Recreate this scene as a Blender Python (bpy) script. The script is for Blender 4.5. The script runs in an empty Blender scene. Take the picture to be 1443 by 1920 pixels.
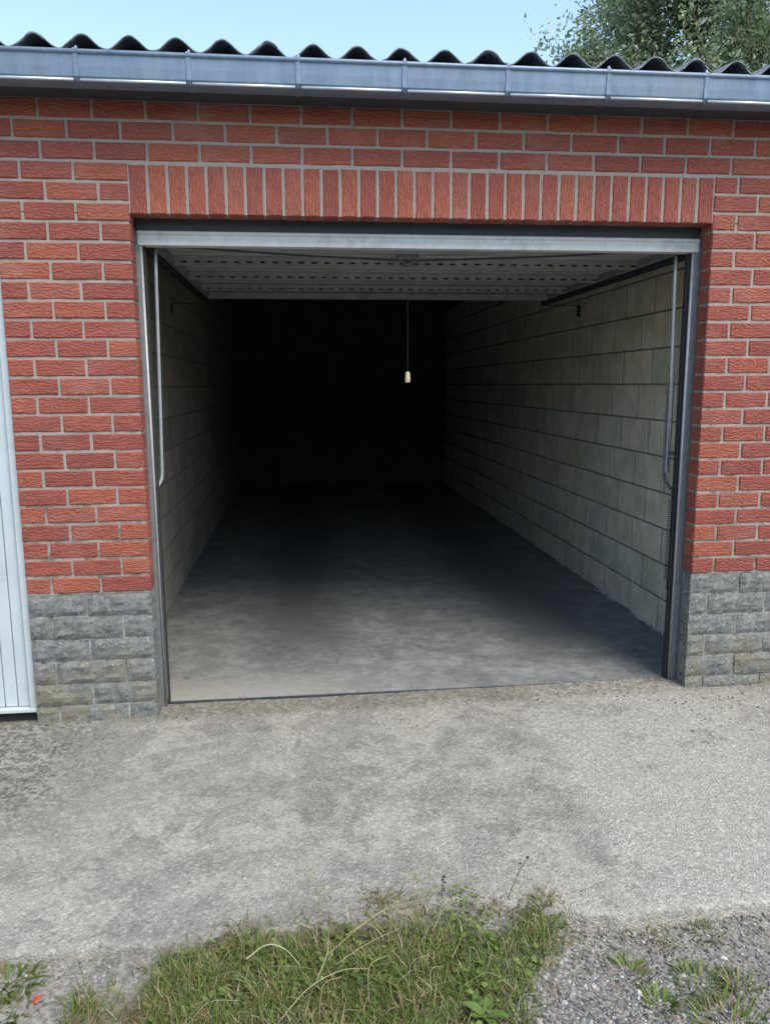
import bpy, math, random
import numpy as np
from mathutils import Vector, Matrix, noise as mnoise

# ------------------------------------------------------------------ camera, sky, sun, exposure
scene = bpy.context.scene
COL = scene.collection
CAM = (0.6646, -3.3208, 1.4565)
YAW, PITCH, ROLL = 0.106661, 0.165012, -0.005615
fwd = Vector((math.sin(YAW)*math.cos(PITCH), math.cos(YAW)*math.cos(PITCH), -math.sin(PITCH)))
rt0 = Vector((math.cos(YAW), -math.sin(YAW), 0)); up0 = rt0.cross(fwd)
rt = rt0*math.cos(ROLL) + up0*math.sin(ROLL); up = -rt0*math.sin(ROLL) + up0*math.cos(ROLL)
cam_data = bpy.data.cameras.new('camera'); cam = bpy.data.objects.new('camera', cam_data); COL.objects.link(cam)
cam.matrix_world = Matrix(((rt.x, up.x, -fwd.x, CAM[0]), (rt.y, up.y, -fwd.y, CAM[1]), (rt.z, up.z, -fwd.z, CAM[2]), (0, 0, 0, 1)))
cam_data.sensor_fit = 'VERTICAL'; cam_data.sensor_height = 24.0; cam_data.lens = 24.0*1442/1920
cam_data.clip_start = 0.05; cam_data.clip_end = 500
scene.camera = cam

SUN_ELEV, SUN_AZ = math.radians(54), math.radians(147)     # azimuth from +Y, clockwise: high, behind the camera and to its right
world = bpy.data.worlds.new('World'); scene.world = world; world.use_nodes = True
wn = world.node_tree; wn.nodes.clear()
sky = wn.nodes.new('ShaderNodeTexSky'); sky.sky_type = 'NISHITA'; sky.sun_disc = False
sky.sun_elevation = SUN_ELEV; sky.sun_rotation = SUN_AZ
sky.altitude = 0; sky.air_density = 1.3; sky.dust_density = 0.8; sky.ozone_density = 0.6
bg = wn.nodes.new('ShaderNodeBackground'); bg.inputs['Strength'].default_value = 0.118
wo = wn.nodes.new('ShaderNodeOutputWorld')
wn.links.new(sky.outputs[0], bg.inputs[0]); wn.links.new(bg.outputs[0], wo.inputs[0])
sun_data = bpy.data.lights.new('sun', 'SUN'); sun_data.energy = 1.5; sun_data.angle = math.radians(36); sun_data.color = (1.0, 0.92, 0.80)
sun = bpy.data.objects.new('sun', sun_data); COL.objects.link(sun)
sv = Vector((math.sin(SUN_AZ)*math.cos(SUN_ELEV), math.cos(SUN_AZ)*math.cos(SUN_ELEV), math.sin(SUN_ELEV)))
sun.rotation_euler = sv.to_track_quat('Z', 'Y').to_euler(); sun.location = sv*40
scene.view_settings.view_transform = 'Standard'; scene.view_settings.look = 'None'
scene.view_settings.gamma = 1.0; scene.view_settings.use_curve_mapping = False
scene.view_settings.exposure = 1.38
scene.render.engine = 'CYCLES'
scene.cycles.max_bounces = 6; scene.cycles.diffuse_bounces = 3

R = random.Random(7)
NP = np.random.default_rng(7)

# ------------------------------------------------------------------ helpers
def link(o, parent=None):
    COL.objects.link(o)
    if parent is not None: o.parent = parent
    return o
def tag(o, label=None, cat=None, group=None, kind=None):
    if label: o['label'] = label
    if cat: o['category'] = cat
    if group: o['group'] = group
    if kind: o['kind'] = kind
    return o
def empty(name, loc=(0, 0, 0), parent=None):
    o = bpy.data.objects.new(name, None); o.location = loc; o.empty_display_size = 0.1
    return link(o, parent)
class MB:
    def __init__(s): s.v = []; s.f = []; s.c = []
    def add(s, v, f, col=None):
        n = len(s.v); s.v += [tuple(p) for p in v]; s.f += [tuple(i+n for i in q) for q in f]
        if col is not None: s.c += [col]*len(v)
    def box(s, x0, x1, y0, y1, z0, z1, ch=0.0, col=None):
        if ch <= 0:
            v = [(x, y, z) for z in (z0, z1) for y in (y0, y1) for x in (x0, x1)]
            s.add(v, [(0, 2, 3, 1), (4, 5, 7, 6), (0, 1, 5, 4), (2, 6, 7, 3), (0, 4, 6, 2), (1, 3, 7, 5)], col); return
        c = ch; v = []
        for (sx, X) in ((-1, x0), (1, x1)):
            for (sy, Y) in ((-1, y0), (1, y1)):
                for (sz, Z) in ((-1, z0), (1, z1)):
                    v += [(X, Y-sy*c, Z-sz*c), (X-sx*c, Y, Z-sz*c), (X-sx*c, Y-sy*c, Z)]
        I = lambda a, b, d, k: ((a*2+b)*2+d)*3+k
        f = [(I(0,0,0,0), I(0,0,1,0), I(0,1,1,0), I(0,1,0,0)), (I(1,0,0,0), I(1,1,0,0), I(1,1,1,0), I(1,0,1,0)),
             (I(0,0,0,1), I(1,0,0,1), I(1,0,1,1), I(0,0,1,1)), (I(0,1,0,1), I(0,1,1,1), I(1,1,1,1), I(1,1,0,1)),
             (I(0,0,0,2), I(0,1,0,2), I(1,1,0,2), I(1,0,0,2)), (I(0,0,1,2), I(1,0,1,2), I(1,1,1,2), I(0,1,1,2))]
        for a in (0, 1):
            for b in (0, 1):
                f.append((I(a,b,0,0), I(a,b,1,0), I(a,b,1,1), I(a,b,0,1)))
                f.append((I(a,0,b,0), I(a,1,b,0), I(a,1,b,2), I(a,0,b,2)))
                f.append((I(0,a,b,1), I(1,a,b,1), I(1,a,b,2), I(0,a,b,2)))
                for d in (0, 1): f.append((I(a,b,d,0), I(a,b,d,1), I(a,b,d,2)))
        s.add(v, f, col)
    def tube(s, pts, rad, n=8, col=None):
        pts = [Vector(p) for p in pts]
        if not hasattr(rad, '__len__'): rad = [rad]*len(pts)
        v = []; ref = None
        for i, p in enumerate(pts):
            d = (pts[min(i+1, len(pts)-1)] - pts[max(i-1, 0)]).normalized()
            if ref is None:
                ref = d.cross(Vector((0.31, 0.17, 0.93)))
                if ref.length < 1e-3: ref = d.cross(Vector((1, 0, 0)))
            ref = (ref - d*ref.dot(d)).normalized(); b = d.cross(ref)
            for k in range(n):
                t = 2*math.pi*k/n; v.append(p + (ref*math.cos(t) + b*math.sin(t))*rad[i])
        f = []
        for i in range(len(pts)-1):
            for k in range(n):
                k2 = (k+1) % n; f.append((i*n+k, i*n+k2, (i+1)*n+k2, (i+1)*n+k))
        f.append(tuple(range(n-1, -1, -1))); f.append(tuple((len(pts)-1)*n+k for k in range(n)))
        s.add(v, f, col)
    def prism(s, prof, x0, x1, col=None):          # closed profile (y, z) swept along X
        n = len(prof); v = [(x0, y, z) for y, z in prof] + [(x1, y, z) for y, z in prof]
        f = [(i, (i+1) % n, n+(i+1) % n, n+i) for i in range(n)] + [tuple(range(n-1, -1, -1)), tuple(range(n, 2*n))]
        s.add(v, f, col)
    def mesh(s, name, mat, smooth=False):
        me = bpy.data.meshes.new(name); me.from_pydata(s.v, [], s.f); me.materials.append(mat)
        if s.c:
            a = me.color_attributes.new('col', 'FLOAT_COLOR', 'POINT')
            arr = np.ones((len(s.v), 4), dtype=np.float32); arr[:, :3] = np.array(s.c, dtype=np.float32); a.data.foreach_set('color', arr.ravel())
        if smooth: me.polygons.foreach_set('use_smooth', [True]*len(me.polygons))
        me.update(); return me
    def build(s, name, mat, parent=None, smooth=False, loc=None):
        o = bpy.data.objects.new(name, s.mesh(name, mat, smooth))
        if loc is not None: o.location = loc
        return link(o, parent)
def box(name, mat, parent, x0, x1, y0, y1, z0, z1, ch=0.0):
    m = MB(); m.box(x0, x1, y0, y1, z0, z1, ch); return m.build(name, mat, parent)

class NT:
    """small node-tree writer"""
    def __init__(s, name, rough=0.8, spec=0.3):
        s.m = bpy.data.materials.new(name); s.m.use_nodes = True; s.t = s.m.node_tree; s.t.nodes.clear()
        s.b = s.n('ShaderNodeBsdfPrincipled'); s.o = s.n('ShaderNodeOutputMaterial'); s.l(s.b.outputs[0], s.o.inputs[0])
        s.b.inputs['Roughness'].default_value = rough; s.b.inputs['Specular IOR Level'].default_value = spec
    def n(s, t, **k):
        x = s.t.nodes.new(t)
        for a, b in k.items(): setattr(x, a, b)
        return x
    def l(s, a, b): s.t.links.new(a, b)
    def put(s, sock, v):
        if hasattr(v, 'is_output') or isinstance(v, bpy.types.NodeSocket): s.l(v, sock)
        elif hasattr(v, '__len__') and len(v) == 3 and sock.type == 'RGBA': sock.default_value = (*v, 1)
        else: sock.default_value = v
    def pos(s): return s.n('ShaderNodeNewGeometry').outputs['Position']
    def obj(s): return s.n('ShaderNodeTexCoord').outputs['Object']
    def rnd(s): return s.n('ShaderNodeObjectInfo').outputs['Random']
    def math(s, op, a, b=None, c=None, clamp=False):
        x = s.n('ShaderNodeMath', operation=op); x.use_clamp = clamp; s.put(x.inputs[0], a)
        if b is not None: s.put(x.inputs[1], b)
        if c is not None: s.put(x.inputs[2], c)
        return x.outputs[0]
    def vec(s, op, a, b=None, sc=None):
        x = s.n('ShaderNodeVectorMath', operation=op); s.put(x.inputs[0], a)
        if b is not None: s.put(x.inputs[1], b)
        if sc is not None: s.put(x.inputs['Scale'], sc)
        return x.outputs[0]
    def comb(s, x, y, z):
        c = s.n('ShaderNodeCombineXYZ'); s.put(c.inputs[0], x); s.put(c.inputs[1], y); s.put(c.inputs[2], z); return c.outputs[0]
    def sep(s, v):
        c = s.n('ShaderNodeSeparateXYZ'); s.l(v, c.inputs[0]); return c.outputs
    def noise(s, v, scale, detail=4, rough=0.55, dist=0.0):
        x = s.n('ShaderNodeTexNoise'); s.l(v, x.inputs['Vector'])
        x.inputs['Scale'].default_value = scale; x.inputs['Detail'].default_value = detail; x.inputs['Roughness'].default_value = rough; x.inputs['Distortion'].default_value = dist
        return x.outputs['Fac']
    def voro(s, v, scale, out='Distance', feature='F1', rnd=1.0):
        x = s.n('ShaderNodeTexVoronoi', feature=feature); s.l(v, x.inputs['Vector']); x.inputs['Scale'].default_value = scale; x.inputs['Randomness'].default_value = rnd
        return x.outputs[out]
    def ramp(s, f, stops):
        x = s.n('ShaderNodeValToRGB'); e = x.color_ramp.elements
        while len(e) < len(stops): e.new(0.5)
        for q, (p, c) in zip(e, stops):
            q.position = p; q.color = (*c, 1) if hasattr(c, '__len__') else (c, c, c, 1)
        s.put(x.inputs[0], f); return x.outputs[0]
    def smooth(s, f, a, b):
        x = s.n('ShaderNodeMapRange', interpolation_type='SMOOTHSTEP'); s.put(x.inputs[0], f); x.inputs[1].default_value = a; x.inputs[2].default_value = b
        return x.outputs[0]
    def mix(s, f, a, b, mode='MIX'):
        x = s.n('ShaderNodeMix', data_type='RGBA', blend_type=mode); s.put(x.inputs[0], f); s.put(x.inputs[6], a); s.put(x.inputs[7], b); return x.outputs[2]
    def color(s, v): s.put(s.b.inputs['Base Color'], v)
    def bump(s, h, strength=0.5, dist=0.005, prev=None):
        x = s.n('ShaderNodeBump'); x.inputs['Strength'].default_value = strength; x.inputs['Distance'].default_value = dist; s.l(h, x.inputs['Height'])
        if prev is not None: s.l(prev, x.inputs['Normal'])
        s.l(x.outputs[0], s.b.inputs['Normal']); return x.outputs[0]

# ------------------------------------------------------------------ materials
def mat_brick():
    t = NT('red_wavy_brick', 0.85, 0.2)
    o = t.obj(); r = t.rnd()
    p = t.vec('ADD', o, t.comb(t.math('MULTIPLY', r, 37.0), t.math('MULTIPLY', r, 11.3), t.math('MULTIPLY', r, 23.7)))
    warp = t.noise(p, 16, 3)
    sx = t.sep(p)
    wv = t.noise(t.vec('MULTIPLY', p, (24.0, 24.0, 38.0)), 1.0, 3, 0.55)
    ph = t.math('ADD', t.math('MULTIPLY', sx[2], 470.0), t.math('MULTIPLY', wv, 24.0))
    g = t.math('ADD', t.math('MULTIPLY', t.math('SINE', ph), 0.24), t.math('ADD', 0.05, t.math('MULTIPLY', t.noise(t.vec('MULTIPLY', p, (0.55, 1.0, 1.0)), 110, 5, 0.7), 0.92)))
    fine = t.noise(o, 260, 3, 0.7)
    base = t.ramp(r, [(0.0, (0.25, 0.072, 0.056)), (0.2, (0.315, 0.092, 0.066)), (0.45, (0.28, 0.083, 0.064)), (0.65, (0.335, 0.100, 0.068)), (0.85, (0.355, 0.112, 0.068)), (1.0, (0.31, 0.105, 0.080))])
    c = t.mix(t.smooth(g, 0.15, 0.75), t.mix(1.0, base, (0.80, 0.75, 0.73), 'MULTIPLY'), t.mix(1.0, base, (1.08, 1.12, 1.12), 'MULTIPLY'))
    w = t.noise(t.pos(), 5.0, 4, 0.6)
    c = t.mix(t.math('MULTIPLY', t.smooth(w, 0.50, 0.72), 0.42), c, (0.36, 0.17, 0.14))
    c = t.mix(t.math('MULTIPLY', t.smooth(fine, 0.6, 0.75), 0.3), c, (0.5, 0.25, 0.2))
    so = t.noise(t.pos(), 1.7, 5, 0.7); c = t.mix(t.math('MULTIPLY', t.smooth(so, 0.48, 0.72), 0.30), c, (0.13, 0.06, 0.052))
    chip = t.smooth(t.noise(p, 48, 3, 0.6), 0.70, 0.76); c = t.mix(t.math('MULTIPLY', chip, 0.7), c, (0.20, 0.085, 0.06))
    t.color(c)
    h = t.math('ADD', g, t.math('MULTIPLY', fine, 0.25))
    t.bump(h, 0.8, 0.0045); return t.m
def mat_mortar():
    t = NT('lime_mortar', 0.95, 0.1); p = t.pos(); z = t.sep(p)
    n = t.noise(p, 9, 6, 0.75); f = t.noise(p, 180, 3, 0.7)
    low = t.math('ADD', t.math('MULTIPLY', z[2], -0.22), t.math('MULTIPLY', n, 1.6))
    dirt = t.smooth(low, 0.58, 0.78)
    c = t.ramp(f, [(0.3, (0.28, 0.242, 0.21)), (0.7, (0.43, 0.378, 0.33))])
    c = t.mix(t.math('MULTIPLY', dirt, 0.85), c, (0.15, 0.135, 0.11)); t.color(c); t.bump(t.math('ADD', f, n), 0.7, 0.004); return t.m
def mat_plinth():
    t = NT('grey_split_stone', 0.9, 0.2); p = t.pos(); r = t.rnd()
    n = t.noise(p, 14, 5, 0.65); f = t.noise(p, 70, 5, 0.75)
    c = t.ramp(n, [(0.3, (0.10, 0.112, 0.114)), (0.5, (0.19, 0.20, 0.196)), (0.72, (0.31, 0.31, 0.285))])
    c = t.mix(t.math('MULTIPLY', r, 0.25), c, (0.24, 0.23, 0.19))
    c = t.mix(t.math('MULTIPLY', t.smooth(f, 0.52, 0.66), 0.65), c, (0.055, 0.06, 0.06)); c = t.mix(t.math('MULTIPLY', t.smooth(f, 0.45, 0.33), 0.6), c, (0.36, 0.37, 0.36))
    z = t.sep(p)[2]
    lich = t.math('MULTIPLY', t.smooth(t.noise(p, 6, 5, 0.65), 0.42, 0.60), t.smooth(z, 0.42, 0.12))
    c = t.mix(t.math('MULTIPLY', lich, 0.6), c, (0.24, 0.215, 0.125))
    v = t.voro(p, 62); sp = t.math('MULTIPLY', t.smooth(v, 0.22, 0.10), t.smooth(t.noise(p, 30, 2), 0.52, 0.62))
    c = t.mix(sp, c, (0.62, 0.62, 0.58))
    t.color(c); t.bump(t.math('ADD', n, f), 0.9, 0.008); return t.m
def mat_plinth_joint():
    t = NT('grey_joint_mortar', 0.95, 0.1); p = t.pos(); n = t.noise(p, 22, 5, 0.7)
    t.color(t.ramp(n, [(0.36, (0.10, 0.10, 0.092)), (0.48, (0.27, 0.265, 0.24)), (0.7, (0.40, 0.39, 0.35))])); t.bump(n, 0.8, 0.005); return t.m
def mat_block(name='grey_concrete_block', k=1.0):
    t = NT(name, 0.92, 0.2); p = t.pos(); r = t.rnd()
    n = t.noise(p, 6, 7, 0.72); f = t.noise(p, 150, 4, 0.8)
    c = t.ramp(r, [(0, (0.60, 0.58, 0.49)), (0.25, (0.76, 0.72, 0.60)), (0.5, (0.67, 0.66, 0.60)), (0.75, (0.78, 0.71, 0.59)), (1, (0.68, 0.67, 0.54))])
    c = t.mix(t.math('MULTIPLY', t.smooth(n, 0.35, 0.65), 1.0), t.mix(1, c, (0.76, 0.76, 0.73), 'MULTIPLY'), c)
    c = t.mix(t.math('MULTIPLY', t.smooth(f, 0.55, 0.75), 0.4), c, (0.24, 0.24, 0.21))
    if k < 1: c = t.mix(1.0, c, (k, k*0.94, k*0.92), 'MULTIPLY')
    t.color(c); t.bump(t.math('ADD', n, f), 0.5, 0.003); return t.m
def plain(name, c, rough=0.7, metal=0.0, var=0.25, scale=20, bump=0.15, spec=0.35, dirt=None):
    t = NT(name, rough, spec); p = t.obj(); n = t.noise(p, scale, 5, 0.65)
    lo = tuple(x*(1-var) for x in c); hi = tuple(min(1, x*(1+var)) for x in c)
    k = t.ramp(n, [(0.25, lo), (0.75, hi)])
    if dirt:
        d = t.noise(t.pos(), 7, 5, 0.7); k = t.mix(t.math('MULTIPLY', t.smooth(d, 0.5, 0.72), 0.6), k, dirt)
    t.color(k); t.b.inputs['Metallic'].default_value = metal
    t.l(t.math('ADD', t.math('MULTIPLY', n, 0.2), rough-0.1), t.b.inputs['Roughness'])
    if bump: t.bump(n, bump, 0.003)
    return t.m
def mat_drive():
    t = NT('weathered_concrete', 0.95, 0.15); p = t.pos(); s = t.sep(p)
    n1 = t.noise(p, 1.6, 6, 0.65); n2 = t.noise(p, 7, 6, 0.7); n3 = t.noise(p, 38, 5, 0.7)
    cell = t.voro(t.vec('ADD', p, t.vec('SCALE', t.n('ShaderNodeTexNoise').outputs['Color'], sc=0.004)), 120, 'Color'); cellv = t.sep(cell)[0]
    fine = t.noise(p, 420, 2, 0.7)
    base = t.ramp(n2, [(0.30, (0.185, 0.174, 0.148)), (0.46, (0.265, 0.251, 0.217)), (0.62, (0.365, 0.346, 0.300))])
    # broad tyre-worn and weathered areas
    base = t.mix(t.math('MULTIPLY', t.smooth(n1, 0.46, 0.62), 0.45), base, (0.20, 0.192, 0.172))
    worn = t.math('MULTIPLY', t.smooth(t.noise(p, 2.6, 10, 0.74, 0.4), 0.515, 0.555), t.smooth(n3, 0.36, 0.52))
    base = t.mix(t.math('MULTIPLY', worn, 0.8), base, (0.40, 0.38, 0.325))
    # pale patch of exposed aggregate on the right-hand side
    e = t.math('ADD', s[0], t.math('MULTIPLY', t.math('SUBTRACT', n1, 0.5), 0.9))
    patch = t.math('MULTIPLY', t.smooth(e, 1.64, 1.74), t.smooth(e, 2.75, 2.25))
    base = t.mix(t.math('MULTIPLY', patch, 0.8), base, (0.43, 0.41, 0.355))
    # grey grime on the left by the pier
    g = t.math('ADD', t.math('MULTIPLY', s[0], -1.0), t.math('MULTIPLY', t.math('SUBTRACT', n2, 0.5), 1.5))
    base = t.mix(t.math('MULTIPLY', t.math('MULTIPLY', t.smooth(g, 0.02, 0.45), t.smooth(s[1], -1.15, -0.5)), t.smooth(n3, 0.44, 0.55)), base, (0.085, 0.08, 0.07))
    stain = t.math('MULTIPLY', t.smooth(t.noise(t.vec('ADD', p, (7.3, 2.1, 0.0)), 2.2, 9, 0.72), 0.555, 0.60), 0.40); base = t.mix(stain, base, (0.13, 0.123, 0.108))
    foot = t.math('MULTIPLY', t.smooth(t.math('ADD', s[1], t.math('MULTIPLY', n2, 0.10)), -0.03, 0.06), t.smooth(n3, 0.35, 0.60))
    base = t.mix(t.math('MULTIPLY', foot, 0.85), base, (0.13, 0.115, 0.07))
    # aggregate grains
    gr = t.ramp(cellv, [(0.0, (0.07, 0.068, 0.064)), (0.2, (0.14, 0.135, 0.125)), (0.5, (0.235, 0.225, 0.20)), (0.85, (0.35, 0.335, 0.295)), (1.0, (0.58, 0.555, 0.50))])
    amt = t.math('ADD', 0.30, t.math('MULTIPLY', patch, 0.10))
    c = t.mix(amt, base, gr)
    pale = t.math('MULTIPLY', t.smooth(n3, 0.60, 0.70), t.smooth(n2, 0.45, 0.62))
    c = t.mix(t.math('MULTIPLY', pale, 0.75), c, (0.50, 0.475, 0.385))
    pit = t.math('MULTIPLY', t.smooth(t.voro(t.vec('ADD', p, (3.0, 1.0, 0.0)), 48), 0.20, 0.10), t.smooth(t.noise(p, 4.5, 4, 0.6), 0.46, 0.6))
    c = t.mix(t.math('MULTIPLY', pit, 0.75), c, (0.07, 0.065, 0.055))
    c = t.mix(t.math('MULTIPLY', t.smooth(fine, 0.62, 0.72), 0.40), c, (0.09, 0.088, 0.080))
    t.color(c)
    h = t.math('ADD', t.math('MULTIPLY', n3, 1.1), t.math('ADD', t.math('MULTIPLY', t.voro(p, 165), -0.6), t.math('MULTIPLY', n2, 1.2)))
    t.bump(h, 0.8, 0.007); return t.m
def mat_floor():
    t = NT('trowelled_floor_concrete', 0.7, 0.35); p = t.pos(); s = t.sep(p)
    n1 = t.noise(p, 1.7, 5, 0.6); sp = t.vec('MULTIPLY', p, (0.6, 1.0, 1.0)); n2 = t.noise(sp, 30, 7, 0.78); f = t.noise(p, 200, 3, 0.7)
    mot = t.noise(p, 5, 6, 0.72); c = t.ramp(t.math('ADD', t.math('MULTIPLY', n2, 0.5), t.math('MULTIPLY', mot, 0.5)), [(0.38, (0.115, 0.122, 0.117)), (0.49, (0.175, 0.183, 0.174)), (0.60, (0.27, 0.275, 0.258))])
    # two oily wheel tracks running into the garage
    wob = t.math('MULTIPLY', t.math('SUBTRACT', n1, 0.5), 0.7)
    x = t.math('ADD', s[0], wob)
    tr = t.math('ADD', t.smooth(t.math('ABSOLUTE', t.math('SUBTRACT', x, 0.62)), 0.42, 0.10), t.smooth(t.math('ABSOLUTE', t.math('SUBTRACT', x, 2.10)), 0.45, 0.12))
    tr = t.math('MULTIPLY', tr, t.smooth(t.math('ADD', s[1], wob), 0.35, 0.95), clamp=True)
    c = t.mix(t.math('MULTIPLY', tr, t.math('ADD', 0.10, t.math('MULTIPLY', mot, 0.95))), c, (0.06, 0.064, 0.067))
    dust = t.math('MULTIPLY', t.smooth(t.math('ADD', s[1], t.math('MULTIPLY', mot, 0.6)), 0.80, 0.42), t.smooth(t.math('ADD', s[0], wob), 1.5, 0.3))
    c = t.mix(t.math('MULTIPLY', dust, t.math('ADD', 0.3, t.math('MULTIPLY', t.noise(p, 14, 6, 0.75), 0.7))), c, (0.36, 0.345, 0.30))
    drip = t.math('MULTIPLY', t.smooth(t.voro(p, 5.5), 0.16, 0.05), t.smooth(n1, 0.45, 0.6))
    c = t.mix(t.math('MULTIPLY', drip, 0.6), c, (0.05, 0.05, 0.05))
    c = t.mix(t.math('MULTIPLY', t.smooth(f, 0.58, 0.70), 0.45), c, (0.08, 0.08, 0.076))
    t.color(c); t.l(t.math('ADD', 0.5, t.math('MULTIPLY', n2, 0.35)), t.b.inputs['Roughness']); t.bump(t.math('ADD', n2, f), 0.35, 0.003); return t.m
def mat_soil():
    t = NT('sandy_soil', 0.97, 0.1); p = t.pos(); s = t.sep(p)
    n = t.noise(p, 6, 6, 0.7); f = t.noise(p, 90, 4, 0.75); cv = t.sep(t.voro(p, 120, 'Color'))[0]
    c = t.ramp(n, [(0.3, (0.15, 0.135, 0.105)), (0.5, (0.235, 0.215, 0.175)), (0.75, (0.34, 0.32, 0.275))])
    c = t.mix(0.4, c, t.ramp(cv, [(0, (0.12, 0.118, 0.11)), (0.5, (0.30, 0.29, 0.26)), (1, (0.52, 0.51, 0.48))]))
    # brown humus below the grass
    dx = t.math('DIVIDE', t.math('SUBTRACT', s[0], 0.66), 0.50); dy = t.math('DIVIDE', t.math('ADD', s[1], 1.75), 0.36)
    d = t.math('ADD', t.math('ADD', t.math('MULTIPLY', dx, dx), t.math('MULTIPLY', dy, dy)), t.math('MULTIPLY', t.math('SUBTRACT', n, 0.5), 1.4))
    c = t.mix(t.smooth(d, 1.15, 0.75), c, (0.12, 0.09, 0.05))
    t.color(c); t.bump(t.math('ADD', t.math('MULTIPLY', n, 2.0), f), 0.9, 0.01); return t.m
def mat_attr(name, rough=0.85, trans=0.0, spec=0.25, bump=None, var=0.0):
    t = NT(name, rough, spec); a = t.n('ShaderNodeAttribute', attribute_name='col').outputs['Color']; t.color(a)
    if trans:
        tr = t.n('ShaderNodeBsdfTranslucent'); t.l(t.mix(1.0, a, (1.25, 1.35, 0.75), 'MULTIPLY'), tr.inputs[0])
        ms = t.n('ShaderNodeMixShader'); ms.inputs[0].default_value = trans
        t.l(t.b.outputs[0], ms.inputs[1]); t.l(tr.outputs[0], ms.inputs[2]); t.l(ms.outputs[0], t.o.inputs[0])
    if bump: t.bump(t.noise(t.pos(), bump, 4, 0.7), 0.6, 0.004)
    return t.m
def mat_gutter():
    t = NT('weathered_zinc', 0.5, 0.5); p = t.pos(); st = t.vec('MULTIPLY', p, (1.0, 1.0, 0.15)); n = t.noise(st, 26, 5, 0.65); n2 = t.noise(p, 3, 4)
    c = t.ramp(n, [(0.3, (0.15, 0.21, 0.285)), (0.7, (0.225, 0.295, 0.385))]); c = t.mix(t.math('MULTIPLY', t.smooth(n2, 0.5, 0.7), 0.35), c, (0.23, 0.26, 0.29))
    t.color(c); t.b.inputs['Metallic'].default_value = 0.35; t.bump(t.noise(p, 9, 3), 0.2, 0.008); return t.m

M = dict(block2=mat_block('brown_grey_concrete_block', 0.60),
    tar=plain('dark_painted_render', (0.075, 0.080, 0.088), 0.9, 0, 0.3, 5, 0.2),  # falloff of light into the garage put into the back wall's dark colour
    brick=mat_brick(), mortar=mat_mortar(), plinth=mat_plinth(), pjoint=mat_plinth_joint(), block=mat_block(),
    bjoint=plain('block_joint', (0.19, 0.185, 0.16), 0.95, var=0.4, scale=30), drive=mat_drive(), floor=mat_floor(), soil=mat_soil(), gutter=mat_gutter(),
    bead2=plain('pale_steel_edge', (0.36, 0.38, 0.385), 0.45, 0.3, 0.15, 30, 0.05),
    bead=plain('bright_zinc_bead', (0.62, 0.65, 0.68), 0.35, 0.5, 0.12, 30, 0.05),
    sheet=plain('dark_fibre_cement', (0.16, 0.175, 0.20), 0.92, 0, 0.45, 28, 0.5, dirt=(0.20, 0.20, 0.17)),
    steel=plain('galvanised_steel', (0.235, 0.248, 0.258), 0.5, 0.35, 0.2, 30, 0.1, dirt=(0.20, 0.18, 0.14)),
    dark=plain('dark_steel', (0.055, 0.065, 0.075), 0.6, 0.2, 0.3, 20, 0.1),
    door=plain('door_inner_steel', (0.33, 0.337, 0.33), 0.6, 0.1, 0.18, 9, 0.1, dirt=(0.22, 0.21, 0.18)),
    edge=plain('weathered_white_door_edge', (0.60, 0.615, 0.58), 0.55, 0.0, 0.12, 25, 0.1, dirt=(0.42, 0.41, 0.34)),
    pale=plain('pale_grey_door_paint', (0.50, 0.56, 0.575), 0.45, 0.0, 0.06, 6, 0.06, dirt=(0.42, 0.46, 0.455)),
    white=plain('white_plastic', (0.82, 0.66, 0.42), 0.4, 0, 0.05, 10, 0.0), cord=plain('grey_cord', (0.07, 0.075, 0.08), 0.8, 0, 0.1, 60, 0),
    wood=plain('dark_timber', (0.10, 0.075, 0.05), 0.85, 0, 0.3, 12, 0.3), rubber=plain('black_rubber', (0.035, 0.034, 0.033), 0.8, 0, 0.3, 40, 0.2),
    stone=mat_attr('gravel_stone', 0.95, spec=0.1, bump=160), grass=mat_attr('grass_blade', 0.6, 0.30), leaf=mat_attr('tree_leaf', 0.45, 0.40, 0.4), dry=mat_attr('dry_stalk', 0.7, 0.2),
    bark=plain('tree_bark', (0.12, 0.10, 0.075), 0.95, 0, 0.4, 18, 0.8))

# ------------------------------------------------------------------ dimensions (metres; z = 0 is the garage floor, y = 0 the brick face)
BC, BL, JT = 0.07635, 0.2035, 0.0112        # course height, brick module, joint
PZ = 0.575                                  # top of the stone plinth
OX0, OX1, OZ = 0.0, 2.456, 2.1335           # door opening
WL, WR = -0.225, 2.73                       # inside faces of the block side walls
PL0, PR1 = -0.515, 3.07                     # outer edges of the two brick piers
NB0, NB1 = PL0-2.456, PR1+2.456             # neighbours' openings
ROW0, ROW1 = NB0-0.515, NB1+0.60
ZT = PZ + 27*BC                             # wall top
DEPTH = 7.8
def hgt(x, y):                              # driveway surface
    b = 0.003 + 0.007*max(-1.2, min(3.5, x))*(1 if y > -0.4 else max(0.3, 1+(y+0.4)*0.6))
    return b - 0.004 - 0.012*max(0.0, -y) + 0.006*(mnoise.noise((x*1.7, y*1.7, 3.1))) + 0.0035*mnoise.noise((x*6, y*6, 8.2))

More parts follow.
